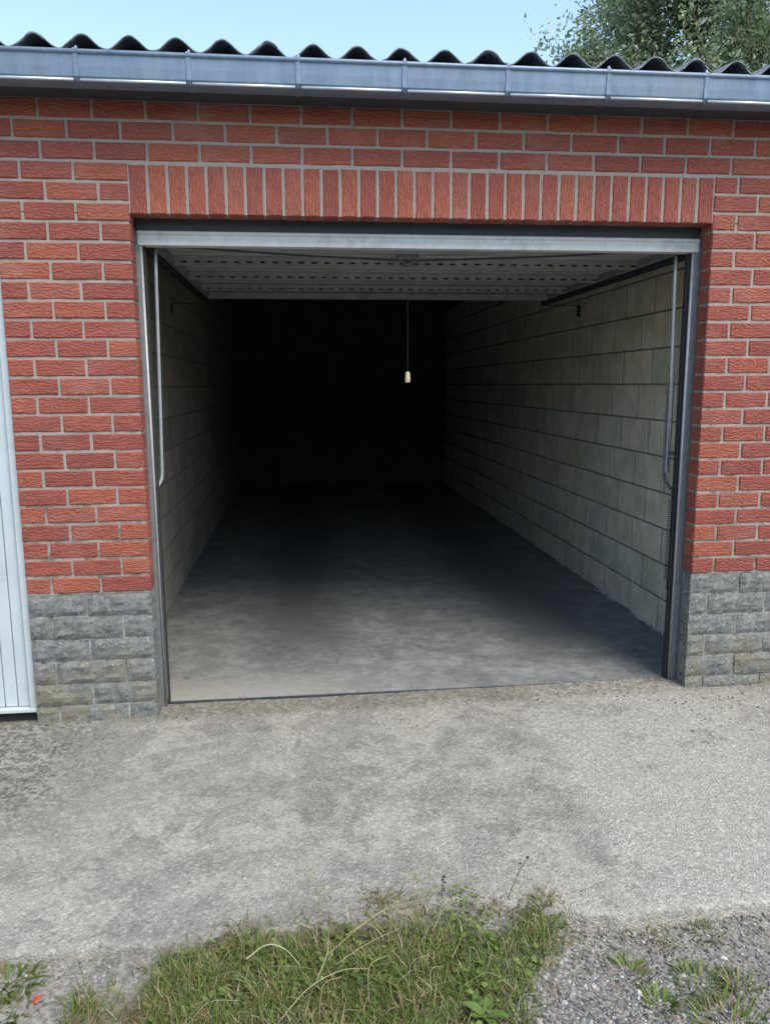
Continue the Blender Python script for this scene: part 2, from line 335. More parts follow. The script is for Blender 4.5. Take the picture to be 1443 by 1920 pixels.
# ------------------------------------------------------------------ ground
def mound(x, y): return 0.042*math.exp(-(((x-0.88)/0.50)**4 + ((y+1.60)/0.36)**4))
def ground():
    m = MB(); xs = np.concatenate([np.linspace(-70, -2, 12), np.linspace(-1.9, 4.2, 120), np.linspace(4.4, 75, 12)])
    ys = np.concatenate([np.linspace(-70, -4, 12), np.linspace(-3.8, -1.0, 60), np.linspace(-0.8, 90, 14)])
    v = []
    for y in ys:
        for x in xs:
            z = -0.055 + 0.014*mnoise.noise((x*2.2, y*2.2, 1.0)) + 0.007*mnoise.noise((x*8, y*8, 4.0))
            if abs(x-0.8) < 2 and -2.7 < y < -1.2:          # slight mound below the grass
                z += mound(x, y)
            if y > -1.0: z = -0.09
            v.append((x, y, z))
    nx = len(xs); f = [(j*nx+i, j*nx+i+1, (j+1)*nx+i+1, (j+1)*nx+i) for j in range(len(ys)-1) for i in range(nx-1)]
    m.add(v, f); o = m.build('ground', M['soil'], smooth=True); tag(o, 'sandy gravelly soil in front of the garage', kind='structure'); return o
ground()
def gz(x, y):
    z = -0.055 + 0.014*mnoise.noise((x*2.2, y*2.2, 1.0)) + 0.007*mnoise.noise((x*8, y*8, 4.0))
    if abs(x-0.8) < 2 and -2.7 < y < -1.2: z += mound(x, y)
    return z
def edge_y(x):
    pts = [(-6, -1.45), (-0.6, -1.43), (-0.16, -1.425), (0.40, -1.42), (0.68, -1.40), (1.05, -1.36), (1.37, -1.42), (1.52, -1.468), (1.96, -1.455), (9, -1.45)]
    for (a, b), (c, d) in zip(pts, pts[1:]):
        if x <= c: y = b + (d-b)*(x-a)/(c-a); break
    else: y = -1.45
    return y + 0.018*mnoise.noise((x*4, 0.2, 5)) + 0.012*mnoise.noise((x*15, 0.7, 2)) + 0.006*mnoise.noise((x*48, 0.1, 9))
def driveway():
    m = MB(); xs = np.concatenate([np.linspace(ROW0-1, -1.3, 12), np.linspace(-1.2, 3.8, 330), np.linspace(3.9, ROW1+1, 12)]); ny = 56
    v = []
    for x in xs:
        e = edge_y(x)
        v.append((x, e+0.004, -0.16))
        v.append((x, e-0.001, hgt(x, e)-0.010))
        for j in range(ny):
            y = e+0.008 + (0.128-e-0.008)*j/(ny-1); v.append((x, y, hgt(x, y)))
    n = ny+2; f = [(i*n+j, (i+1)*n+j, (i+1)*n+j+1, i*n+j+1) for i in range(len(xs)-1) for j in range(n-1)]
    m.add(v, f); return tag(m.build('driveway', M['drive'], smooth=True), 'worn grey concrete driveway apron before the garage door', kind='structure')
driveway()

# ------------------------------------------------------------------ the row of garages
G = empty('brick_garage', (OX1/2, 0, 0))
tag(G, 'red brick garage with open up-and-over door, grey stone plinth and corrugated roof', 'garage')
G_OFF = Vector(G.location)
def part(name, parent=G):
    """an Empty cannot be seen, so parts are meshes: helper only re-bases world coordinates onto the garage"""
    pass
def rebase(o, parent):
    o.parent = parent; o.matrix_parent_inverse = parent.matrix_world.inverted(); return o
bpy.context.view_layer.update()
def P(o):                                        # direct part of the garage, built in world coordinates
    o.parent = G; o.matrix_parent_inverse = Matrix.Translation(-G_OFF); return o
def S(o, par):                                   # sub-part: parent sits at world origin after P()
    o.parent = par; o.matrix_parent_inverse = Matrix.Identity(4); return o

floor_m = MB()
floor_m.add([(WL-0.02, 0.140, 0.014), (WR+0.02, 0.132, 0.014), (WR+0.02, DEPTH, 0.014), (WL-0.02, DEPTH, 0.014), (WL-0.02, 0.137, -0.1), (WR+0.02, 0.129, -0.1)], [(0, 1, 2, 3), (4, 5, 1, 0)])
floor = floor_m.build('garage_floor', M['floor']); tag(floor, 'smooth dark concrete floor inside the garage with dusty front edge', kind='structure')

# --- front wall: mortar body, one brick after another
wall_m = MB()
mo = 0.0045
def wall_body(x0, x1, z0, z1): wall_m.box(x0, x1, mo, 0.088, z0, z1)
wall_body(PL0+mo, OX0-mo, PZ-0.004, OZ); wall_body(OX1+mo, PR1-mo, PZ-0.004, OZ)
wall_body(ROW0, NB0-mo, PZ-0.004, OZ); wall_body(NB1+mo, ROW1, PZ-0.004, OZ)
wall_body(ROW0, ROW1, OZ+0.004, ZT)
front = P(wall_m.build('front_wall', M['mortar']))

def brick_mesh(L, H, D, seed):
    r = random.Random(seed); c = 0.0035; j = lambda a=0.0012: r.uniform(-a, a)
    x, z = L/2, H/2
    nx = 5; vs = []; fs = []
    # front grid with slightly uneven face and edges, then chamfer ring, then back
    for k, zz in enumerate((-z+c, 0, z-c)):
        for i in range(nx):
            xx = (-x+c) + (2*x-2*c)*i/(nx-1); vs.append((xx+j(), -0.0005+j(0.0018), zz+j(0.0014)))
    for k in range(2):
        for i in range(nx-1): a = k*nx+i; fs.append((a, a+1, a+nx+1, a+nx))
    ring = [k for k in range(nx)] + [2*nx-1] + [3*nx-1-k for k in range(nx)] + [nx]
    n0 = len(vs)
    for k in ring:
        px, py, pz = vs[k]
        qx = px if abs(px) < x-c-0.004 else math.copysign(x+j(0.0008), px)
        qz = pz if abs(pz) < z-c-0.004 else math.copysign(z+j(0.0010), pz)
        vs.append((qx, 0.004, qz))
    n1 = len(vs)
    for k in range(len(ring)): px, py, pz = vs[n0+k]; vs.append((px, D, pz))
    n = len(ring)
    for k in range(n):
        k2 = (k+1) % n; fs.append((ring[k2], ring[k], n0+k, n0+k2)); fs.append((n0+k2, n0+k, n1+k, n1+k2))
    m = MB(); m.add(vs, fs); return m
BM = {}
def get_brick(L, H, D, var):
    k = (round(L, 3), H, var)
    if k not in BM: BM[k] = brick_mesh(L, H, D, hash(k) % 9999).mesh('brick', M['brick'])
    return BM[k]
field = MB()
VIEWX = (-0.72, 3.02)
BH = BC-JT
def put_brick(x0, x1, z0, soldier=False, zl=None):
    """x0..x1 joint centre to joint centre"""
    a, b = x0+JT/2, x1-JT/2
    if b-a < 0.02: return
    if x1 < VIEWX[0] or x0 > VIEWX[1]:
        field.box(a, b, R.uniform(-0.001, 0.001), 0.08, z0+JT/2, z0+BC-JT/2, 0.003); return
    L = (round((b-a)/0.002)*0.002)
    o = bpy.data.objects.new('brick', get_brick(L, BH, 0.086, R.randrange(3)))
    o.location = ((a+b)/2, R.uniform(-0.0015, 0.0015), z0+BC/2+R.uniform(-0.0008, 0.0008)); o.rotation_euler = (0, R.uniform(-0.003, 0.003), R.uniform(-0.004, 0.004))
    link(o); S(o, front)
def run(x0, x1, joint, z0):
    """bricks between x0 and x1 with vertical joints at joint + n*BL"""
    js = [x0-JT/2]; n = math.floor((x0-joint)/BL)+1
    while joint+n*BL < x1-0.03:
        x = joint+n*BL
        if x > x0+0.03: js.append(x)
        n += 1
    js.append(x1+JT/2)
    for a, b in zip(js, js[1:]): put_brick(a, b, z0)
for k in range(27):
    z0 = PZ+k*BC
    if z0 >= OZ + 2.4*BC:                                   # courses over the soldier lintel
        run(ROW0, ROW1, -0.122 if k % 2 else -0.222, z0); continue
    if z0+BC > OZ+0.04 and z0 < OZ+2.4*BC: pass
    run(PL0, OX0, -0.116 if k % 2 else -0.207, z0)
    run(OX1, PR1, 2.655 if k % 2 else 2.563, z0)
    run(ROW0, NB0, NB0-0.116 if k % 2 else NB0-0.207, z0); run(NB1, ROW1, NB1+0.2 if k % 2 else NB1+0.107, z0)
SW = OX1/32
for base, n in ((OX0, 32), (NB0, 32), (PR1, 32)):
    for i in range(n):
        xc = base+(i+0.5)*SW
        if xc < VIEWX[0] or xc > VIEWX[1]:
            field.box(xc-SW/2+0.006, xc+SW/2-0.006, 0, 0.08, OZ+0.001, OZ+2.5*BC-JT/2, 0.003); continue
        o = bpy.data.objects.new('brick', get_brick(0.186, 0.0640, 0.086, R.randrange(3)))
        o.location = (xc, R.uniform(-0.0012, 0.0012), OZ+0.094+R.uniform(-0.0012, 0.0012)); o.rotation_euler = (0, math.pi/2+R.uniform(-0.006, 0.006), 0)
        link(o); S(o, front)
fo = field.build('brick_courses', M['brick']); S(fo, front); tag(fo, kind='stuff')
# the courses beside the lintel of the outer piers are closed by the run() above

# --- stone plinth
PLI = [P(box('plinth', M['pjoint'], None, a+0.005, b-0.005, 0.0065, 0.088, -0.15, PZ-0.0045)) for a, b in ((PL0, OX0), (OX1, PR1), (ROW0, NB0), (NB1, ROW1))]
def stone_mesh(L, H, seed):
    nx, nz = max(4, int(L/0.022)), 5; D = 0.085; vs = []; fs = []
    for k in range(nz+1):
        for i in range(nx+1):
            x = -L/2+L*i/nx; z = -H/2+H*k/nz; e = (i in (0, nx)) or (k in (0, nz))
            y = 0.004 if e else -0.002 + 0.008*mnoise.noise((x*28+seed*3.7, z*34, seed*1.3))
            if e: x += 0.003*mnoise.noise((z*40, seed, 1)); z += 0.003*mnoise.noise((x*40, seed, 2))
            vs.append((x, y, z))
    for k in range(nz):
        for i in range(nx): a = k*(nx+1)+i; fs.append((a, a+1, a+nx+2, a+nx+1))
    W = nx+1; ring = list(range(W)) + [k*W+nx for k in range(1, nz+1)] + [nz*W+i for i in range(nx-1, -1, -1)] + [k*W for k in range(nz-1, 0, -1)]
    n0 = len(vs)
    for q in ring: vs.append((vs[q][0], D, vs[q][2]))
    for k in range(len(ring)): k2 = (k+1) % len(ring); fs.append((ring[k2], ring[k], n0+k, n0+k2))
    m = MB(); m.add(vs, fs); return m
def plinth_run(plinth, x0, x1, joints, row):
    z1 = PZ-row*0.1012-0.006; z0 = PZ-(row+1)*0.1012+0.005
    js = [x0-0.005] + sorted(j for j in joints if x0+0.05 < j < x1-0.05) + [x1+0.005]
    for a, b in zip(js, js[1:]):
        L = b-a-0.010
        o = stone_mesh(L, z1-z0, R.uniform(0, 90)).build('stone_block', M['plinth'], smooth=False, loc=((a+b)/2, R.uniform(-0.004, 0.001), (z0+z1)/2))
        S(o, plinth)
for row in range(6):
    plinth_run(PLI[0], PL0, OX0, [-0.271] if row % 2 == 0 else [-0.124, -0.42], row)
    plinth_run(PLI[1], OX1, PR1, [2.695, 2.985] if row % 2 == 0 else [2.543, 2.833], row)

# --- block walls
BLK = {}
# run from the front so that the nearest blocks are single objects: mirror by building along +y with the face looking -x
def side(name, xface, sgn, individual, offs, bm):
    x0, x1 = (xface, xface+0.10) if sgn > 0 else (xface-0.10, xface)
    w = P(box(name, M['bjoint'], None, x0, x1, 0.09, DEPTH, -0.1, ZT)); rest = MB(); bl, bh = 0.405, 0.2065
    for k in range(12):
        z0 = k*bh; ys = [0.092]; n = -5
        while offs[k % 2]+n*bl < DEPTH-0.05:
            y = offs[k % 2]+n*bl
            if y > 0.15: ys.append(y)
            n += 1
        ys.append(DEPTH)
        for a, b in zip(ys, ys[1:]):
            L = round(b-a-0.011, 3); H = bh-0.011; y = (a+b)/2; z = z0+bh/2; d = R.uniform(-0.0007, 0.0007)
            xa, xb = (-0.0015, 0.05) if sgn > 0 else (-0.05, 0.0015)
            if b < individual and k < 11:
                key = (L, sgn)
                if key not in BLK:
                    m = MB(); m.box(xa, xb, -L/2, L/2, -H/2, H/2, 0.0006); BLK[key] = m.mesh('block', bm)
                o = bpy.data.objects.new('block', BLK[key]); o.location = (xface+d, y, z); link(o); S(o, w)
            else: rest.box(xface+xa+d, xface+xb+d, y-L/2, y+L/2, z-H/2, z+H/2, 0.004)
    tag(S(rest.build('block_courses', bm), w), kind='stuff'); return w
side('side_wall', WR+0.004, 1, 4.6, (1.285, 1.118), M['block'])
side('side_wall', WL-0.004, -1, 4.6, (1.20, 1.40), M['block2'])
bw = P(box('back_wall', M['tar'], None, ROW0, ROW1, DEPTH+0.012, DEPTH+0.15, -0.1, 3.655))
for x in (ROW0, ROW1):
    m = MB(); m.prism([(0.089, -0.1), (DEPTH+0.011, -0.1), (DEPTH+0.011, 3.63), (0.089, ZT+0.05)], x-0.05, x+0.05); P(m.build('end_wall', M['mortar']))

# --- door frames
def frame(x0, x1):
    fr = P(box('door_frame', M['dark'], None, x0+0.002, x1-0.002, 0.100, 0.165, 2.086, 2.190))
    for sgn, xe, w in ((1, x0, 0.016), (-1, x1, 0.027)):
        m = MB(); a = xe-sgn*0.06; b = xe+sgn*w
        m.box(min(a, b), max(a, b), 0.1005, 0.1040, 0.0, 2.084)                       # face plate
        m.box(min(b, b-sgn*0.004), max(b, b-sgn*0.004), 0.1045, 0.165, 0.0, 2.084)    # inner web
        S(m.build('post', M['steel']), fr)
        m = MB(); m.tube([(xe+sgn*(w+0.002), 0.104, 0.004), (xe+sgn*(w+0.002), 0.104, 2.082)], 0.0065, 10); S(m.build('post_bead', M['bead2'], smooth=True), fr)
        m = MB(); m.box(*sorted((xe+sgn*(w+0.010), xe+sgn*(w+0.016))), 0.122, 0.150, 0.01, 2.06); S(m.build('door_seal', M['rubber']), fr)
    return fr
fr = frame(OX0, OX1)
S(box('threshold', M['dark'], None, 0.022, 2.424, 0.1295, 0.1375, -0.02, 0.0105), fr)

# --- the open up-and-over door, lying under the roof
DZ = 2.052; DY0, DY1 = 0.094, 2.09; DX0, DX1 = 0.046, 2.408
door = P(box('overhead_door', M['door'], None, DX0+0.01, DX1-0.01, DY0+0.03, DY1, DZ+0.030, DZ+0.034))
m = MB(); m.prism([(DY0, 2.031), (DY0+0.006, 2.029), (DY0+0.05, 2.029), (DY0+0.05, 2.034), (DY0+0.006, 2.036), (DY0+0.006, 2.049), (DY0, 2.0515)], 0.008, 2.448)
m.prism([(DY0+0.003, 2.0515), (DY0+0.009, 2.0515), (DY0+0.009, 2.087), (DY0-0.001, 2.087), (DY0-0.004, 2.083), (DY0-0.004, 2.076), (DY0+0.003, 2.070)], 0.008, 2.448)
S(m.build('bottom_rail', M['edge']), door)
# sheet with trapezoid ribs running across the door
def ribs():
    v = []; f = []; y = DY0+0.05; prof = []
    while y < DY1-0.01:
        for dy, dz in ((0, 0), (0.060, 0), (0.070, 0.010), (0.090, 0.010), (0.100, 0)): prof.append((min(y+dy, DY1), DZ+0.014+dz))
        y += 0.1001
    for y_, z_ in prof: v += [(DX0+0.012, y_, z_), (DX1-0.012, y_, z_)]
    for i in range(len(prof)-1): f.append((2*i, 2*i+1, 2*i+3, 2*i+2))
    q = MB(); q.add(v, f); return q
S(ribs().build('door_sheet', M['door']), door)
def stiffener(y, w=0.060, d=0.036):
    m = MB(); z1 = DZ+0.013; z0 = z1-d
    m.box(DX0+0.03, DX1-0.03, y, y+w, z0, z0+0.003)
    m.box(DX0+0.03, DX1-0.03, y+w-0.003, y+w, z0+0.003, z1)
    # front flange is punched: solid tabs with slots between them
    x = DX0+0.03
    m.box(x, DX1-0.03, y, y+0.003, z0+0.003, z0+0.006)
    while x < DX1-0.06:
        m.box(x, x+0.034, y, y+0.003, z0+0.006, z1-0.022); x += 0.062
    m.box(DX0+0.03, DX1-0.03, y, y+0.003, z1-0.022, z1)
    return S(m.build('stiffener', M['door']), door)
for y in (0.58, 1.10, 1.62): stiffener(y)
S(box('top_rail', M['door'], None, DX0+0.02, DX1-0.02, DY1-0.055, DY1+0.01, DZ-0.026, DZ+0.013, 0.003), door)
for x0, x1 in ((DX0, DX0+0.032), (DX1-0.032, DX1)): S(box('side_rail', M['steel'], None, x0, x1, DY0+0.052, DY1, DZ-0.016, DZ+0.028, 0.002), door)
LX, LY = 1.19, 0.50                                         # lock in the middle of the door
m = MB(); m.box(LX-0.05, LX+0.05, LY-0.035, LY+0.035, DZ-0.006, DZ+0.013, 0.002); m.tube([(LX, LY, DZ-0.006), (LX, LY, DZ-0.030)], 0.013, 12); m.tube([(LX, LY, DZ-0.030), (LX, LY, DZ-0.036)], 0.024, 12)
m.tube([(LX-0.03, LY-0.02, DZ-0.012), (LX-0.015, LY-0.03, DZ-0.030), (LX+0.015, LY-0.03, DZ-0.030), (LX+0.03, LY-0.02, DZ-0.012)], 0.005, 6)
S(m.build('lock', M['steel']), door)
for ex, ey in ((DX0+0.02, 0.14), (DX1-0.02, 0.09)):
    m = MB(); m.tube([(LX+(0.045 if ex > LX else -0.045), LY, DZ-0.010), ((LX+ex)/2, (LY+ey)/2, DZ-0.018), (ex, ey+0.05, DZ-0.006)], 0.0042, 6); S(m.build('lock_rod', M['dark']), door)

# tracks, lifting arms and springs
for xs, sgn in ((0.018, -1), (2.468, 1)):
    m = MB(); xa, xb = (xs-0.014, xs+0.014)
    m.box(xa, xb, 0.17, 2.42, DZ+0.006, DZ+0.009); m.box(xa, xa+0.003, 0.17, 2.42, DZ-0.028, DZ+0.006); m.box(xb-0.003, xb, 0.17, 2.42, DZ-0.028, DZ+0.006)
    tr = P(m.build('door_track', M['dark']))
    wx = WR-0.001 if sgn > 0 else WL+0.001
    m = MB(); a, b = sorted((xs+sgn*0.015, wx)); m.box(a, b, 2.36, 2.39, DZ-0.032, DZ-0.029); 
    c0, c1 = sorted((wx, wx-sgn*0.004)); m.box(c0, c1, 2.345, 2.405, DZ-0.11, DZ-0.0325); m.box(*sorted((xs-0.012, xs+0.014)), 2.36, 2.39, DZ-0.0315, DZ-0.0285)
    S(m.build('bracket', M['dark']), tr)
# left arm
m = MB(); m.tube([(0.066, 0.165, 2.035), (0.062, 0.168, 1.90), (0.051, 0.170, 1.40), (0.043, 0.172, 1.075), (0.040, 0.17, 1.045), (0.028, 0.160, 1.020), (0.020, 0.150, 0.995)], 0.0075, 10)
la = P(m.build('lifting_arm', M['bead2'], smooth=True))
# right arm with its channel
m = MB(); m.tube([(2.376, 0.165, 2.035), (2.379, 0.168, 1.90), (2.390, 0.170, 1.40), (2.396, 0.172, 1.10)], 0.0080, 10)
ra = P(m.build('lifting_arm', M['bead2'], smooth=True))
m = MB(); m.box(2.376, 2.382, 0.155, 0.185, 1.03, 1.46); m.box(2.3825, 2.412, 0.182, 0.185, 1.03, 1.46); S(m.build('arm_channel', M['steel']), ra)
m = MB(); m.tube([(2.379, 0.17, 1.03), (2.383, 0.168, 1.00), (2.398, 0.163, 0.975), (2.412, 0.158, 0.95)], 0.008, 8); S(m.build('arm_foot', M['dark']), ra); m = MB(); m.tube([(2.404, 0.145, 1.125), (2.404, 0.16, 1.125)], 0.011, 10); S(m.build('pivot_bolt', M['dark']), ra)
def spring(x, y, z0, z1):
    pts = []; n = int((z1-z0)/0.010)*6
    for i in range(n+1): t = i/6*2*math.pi; pts.append((x+0.014*math.cos(t), y+0.014*math.sin(t), z0+(z1-z0)*i/n))
    q = MB(); q.tube(pts, 0.0022, 4); q.tube([(x, y, z1), (x, y, z1+0.06)], 0.003, 5); q.tube([(x, y, z0-0.05), (x, y, z0)], 0.003, 5); return q
S(spring(2.430, 0.186, 0.50, 0.90).build('spring', M['dark']), ra)
S(spring(0.006, 0.186, 0.50, 0.90).build('spring', M['dark']), la)

# --- neighbours' closed doors: ribbed pale panels
def closed_door(x0, x1):
    d = P(box('closed_door', M['pale'], None, x0+0.004, x1-0.004, 0.052, 0.060, 0.075, 2.12))
    for a, b in ((x0+0.001, x0+0.034), (x1-0.034, x1-0.001)): S(box('door_post', M['pale'], None, a, b, 0.022, 0.0515, 0.060, 2.131, 0.002), d)
    S(box('door_sill', M['pale'], None, x0+0.001, x1-0.001, 0.010, 0.0515, 0.043, 0.0595, 0.002), d)
    S(box('door_gap', M['rubber'], None, x0+0.001, x1-0.001, 0.045, 0.06, -0.03, 0.0425), d)
    n = 44; w = (x1-x0-0.072)/n
    for i in range(n):
        a = x0+0.036+i*w
        S(box('panel_strip', M['pale'], None, a+0.0020, a+w-0.0020, 0.040, 0.0515, 0.062, 2.10, 0.003), d)
    return d
closed_door(NB0, PL0); closed_door(PR1, NB1)

# --- roof of corrugated sheets, gutter
PITCHW, AMP = 0.1716, 0.0255
slope = math.tan(math.radians(7))
RY0 = -0.105
def roof_sheet(x0, nw, y0, y1, z_off, seed):
    v = []; f = []; N = nw*14+10; rr = random.Random(seed); th = 0.0065
    ys = [y0+rr.uniform(-0.008, 0.008), y0+0.02, (y0+y1)/2, y1]; rows = []
    for top in (1, 0):
        for y in ys:
            rows.append(len(v))
            for i in range(N+1):
                x = x0+i*PITCHW/14; ph = 2*math.pi*(x-CREST)/PITCHW
                z = 2.7215+AMP*math.cos(ph)+(y-RY0)*slope+z_off+(th if top else 0)-0.0065
                v.append((x, y+0.009*mnoise.noise((x*38, y, seed)) if y == ys[0] else y, z))
    for r in range(3):
        for i in range(N):
            a, b = rows[r]+i, rows[r+1]+i; f.append((a, a+1, b+1, b)); a, b = rows[r+4]+i, rows[r+5]+i; f.append((a, b, b+1, a+1))
    for i in range(N): f.append((rows[0]+i, rows[4]+i, rows[4]+i+1, rows[0]+i+1))
    for r in range(3):
        for i in (0, N): a, b, c, d = rows[r]+i, rows[r+1]+i, rows[r+5]+i, rows[r+4]+i; f.append((a, b, c, d) if i == 0 else (a, d, c, b))
    m = MB(); m.add(v, f); return m
CREST = -0.288
roof = P(box('roof', M['wood'], None, ROW0-0.02, ROW1+0.02, 0.02, 0.085, ZT+0.001, ZT+0.045))
x = CREST-0.5*PITCHW-5*5*PITCHW; i = 0
while x < ROW1+0.1:
    S(roof_sheet(x, 5, RY0, 4.0, 0.004*(i % 2), i).build('roof_sheet', M['sheet'], smooth=True), roof)
    S(roof_sheet(x, 5, 3.85, DEPTH+0.35, 0.0085+0.004*(i % 2), i+50).build('roof_sheet', M['sheet'], smooth=True), roof)
    x += 5*PITCHW; i += 1
for y in (1.6, 3.35, 5.1, 6.8): S(box('purlin', M['wood'], None, ROW0, ROW1, y-0.035, y+0.035, 2.6935+(y-RY0)*slope-0.12, 2.6935+(y-0.035-RY0)*slope-0.012), roof)

GX0, GX1 = ROW0-0.05, ROW1+0.05
def gut(dx=0.0): return None
prof_out = [(-0.120, 2.640), (-0.120, 2.552), (-0.165, 2.552), (-0.188, 2.556), (-0.199, 2.568), (-0.2035, 2.60), (-0.2075, 2.640), (-0.2080, 2.6475), (-0.2045, 2.6475), (-0.2040, 2.640), (-0.200, 2.601), (-0.1955, 2.570), (-0.186, 2.5595), (-0.165, 2.5555), (-0.1235, 2.5555), (-0.1235, 2.640)]
gm = MB(); gm.prism(prof_out, GX0, GX1); gutter = P(gm.build('gutter', M['gutter']))
m = MB(); m.tube([(GX0, -0.2075, 2.6475), (GX1, -0.2075, 2.6475)], 0.0085, 12); S(m.build('rim_bead', M['gutter'], smooth=True), gutter)
m = MB(); 
gx = [-0.118+0.4*n for n in range(-10, 17)]
for a, b in zip([GX0]+gx, gx+[GX1]):
    if b-a > 0.03: m.tube([(a+0.012, -0.1990, 2.5555), (b-0.012, -0.1990, 2.5555)], 0.0052, 8)
S(m.build('lower_bead', M['bead'], smooth=True), gutter)
for x in gx:
    if x < GX0 or x > GX1: continue
    m = MB(); w = 0.008
    pr = [(-0.119, 2.5500), (-0.166, 2.5490), (-0.192, 2.5520), (-0.2045, 2.566), (-0.2070, 2.60), (-0.2110, 2.640), (-0.2165, 2.652), (-0.2075, 2.6605), (-0.198, 2.652), (-0.1985, 2.6490), (-0.2060, 2.657), (-0.2130, 2.6505), (-0.2085, 2.641), (-0.2046, 2.60), (-0.2020, 2.569), (-0.190, 2.5545), (-0.166, 2.5517), (-0.119, 2.5532)]
    m.prism(pr, x-w, x+w); m.tube([(x+0.002, -0.202, 2.652), (x+0.002, -0.196, 2.668), (x+0.002, -0.186, 2.667)], 0.005, 6)
    S(m.build('gutter_bracket', M['gutter']), gutter)
P(box('fascia', M['dark'], None, GX0, GX1, -0.118, -0.003, 2.5560, 2.655))

# ------------------------------------------------------------------ pull cord with its handle, hanging from the door lock
pc = empty('pull_cord', (LX, LY, DZ-0.036)); tag(pc, 'white plastic handle on thin cord hanging from the raised door', 'pull cord')
m = MB(); m.tube([(0, 0, -0.0005), (0.001, 0.002, -0.2), (0, 0.001, -0.500)], 0.0011, 5); m.build('cord', M['cord'], pc)
m = MB(); m.tube([(0, 0.001, -0.500), (0, 0.001, -0.503), (0, 0.001, -0.512), (0, 0.001, -0.536), (0, 0.001, -0.549), (0, 0.001, -0.554)], [0.004, 0.009, 0.012, 0.0128, 0.013, 0.009], 14); m.build('handle', M['white'], pc, smooth=True)

# ------------------------------------------------------------------ grass, weeds, gravel
GP = [(0.04, -1.80), (0.08, -1.694), (0.165, -1.538), (0.40, -1.42), (0.684, -1.406), (0.837, -1.345), (1.048, -1.30), (1.233, -1.33), (1.373, -1.43), (1.351, -1.555), (1.207, -1.67), (1.14, -1.714), (1.042, -1.798), (1.10, -2.1), (1.5, -2.9), (0.9, -3.1), (0.2, -3.0), (-0.1, -2.3)]
def in_poly(x, y, poly=GP):
    c = False; n = len(poly)
    for i in range(n):
        x1, y1 = poly[i]; x2, y2 = poly[(i+1) % n]
        if (y1 > y) != (y2 > y) and x < (x2-x1)*(y-y1)/(y2-y1)+x1: c = not c
    return c
GREENS = [(0.110, 0.170, 0.038), (0.150, 0.215, 0.046), (0.080, 0.130, 0.034), (0.190, 0.240, 0.062), (0.140, 0.178, 0.054)]
DRYS = [(0.34, 0.30, 0.16), (0.24, 0.20, 0.10), (0.36, 0.32, 0.20), (0.19, 0.14, 0.075)]
def blade(m, x, y, z, L, w, az, lean, col, curl=0.7, seg=3):
    d = Vector((math.cos(az), math.sin(az), 0)); s = Vector((-math.sin(az), math.cos(az), 0)); p = Vector((x, y, z)); a = lean; vs = []; st = L/seg
    for i in range(seg+1):
        ww = w*(1-(i/seg)**1.6)*0.5
        if i < seg: vs += [p-s*ww, p+s*ww]
        else: vs.append(p)
        p = p + (d*math.sin(a)+Vector((0, 0, 1))*math.cos(a))*st; a += curl/seg
    fs = [(2*i, 2*i+1, 2*i+3, 2*i+2) for i in range(seg-1)] + [(2*seg-2, 2*seg-1, 2*seg)]
    m.add(vs, fs, col)
def tint(c, r, a=0.25): k = 1+r.uniform(-a, a); return (c[0]*k*(1+r.uniform(-.1, .1)), c[1]*k, c[2]*k*(1+r.uniform(-.1, .1)))
gr = MB(); r = random.Random(11); cnt = 0
while cnt < 40000:
    x, y = r.uniform(-0.1, 1.5), r.uniform(-3.0, -1.27)
    if y < -2.05 and r.random() < 0.65: continue
    jx, jy = x+0.11*mnoise.noise((x*8, y*8, 0.5))+r.gauss(0, 0.03), y+0.11*mnoise.noise((x*8, y*8, 7.5))+r.gauss(0, 0.022)
    if not in_poly(jx, jy): continue
    pn = mnoise.noise((x*5, y*5, 2.2)); bare = mnoise.noise((x*3.3+4, y*3.3, 9.0))
    if bare > 0.15 and r.random() < 0.8: cnt += 1; continue
    dryp = 0.36+0.40*pn + (0.25 if y > -1.45 else 0)
    if r.random() < dryp: c = tint(r.choice(DRYS), r); L = r.uniform(0.025, 0.075); lean = r.uniform(0.5, 1.45)
    else: c = tint(r.choice(GREENS), r); L = r.uniform(0.018, 0.058)*(1.3 if pn > 0 else 0.9); lean = r.uniform(0.1, 1.1)
    zb = max(gz(x, y), hgt(x, y) if y > edge_y(x) else -9)
    blade(gr, x, y, zb-0.003, L, r.uniform(0.0022, 0.0048), r.uniform(0, 6.283), lean, c, r.uniform(0.2, 1.2)); cnt += 1
for i in range(4200):                                       # clover and small round weeds in the sward
    x, y = r.uniform(0, 1.4), r.uniform(-2.3, -1.33)
    if not in_poly(x, y) or mnoise.noise((x*6+3, y*6, 1.0)) < 0.02: continue
    zb = max(gz(x, y), hgt(x, y) if y > edge_y(x) else -9)+r.uniform(0.006, 0.030); R0 = r.uniform(0.003, 0.0085); c = tint(r.choice(GREENS), r); tx, ty = r.uniform(-.6, .6), r.uniform(-.6, .6); a0 = r.uniform(0, 6)
    gr.add([(x+R0*math.cos(a0+k*1.047)*(1.0 if k % 2 else 1.25), y+R0*math.sin(a0+k*1.047), zb+R0*(tx*math.cos(a0+k*1.047)+ty*math.sin(a0+k*1.047))) for k in range(6)], [(0, 1, 2, 3, 4, 5)], c)
tag(gr.build('grass', M['grass']), 'patch of mown grass and dry stalks at the edge of the driveway', kind='stuff')

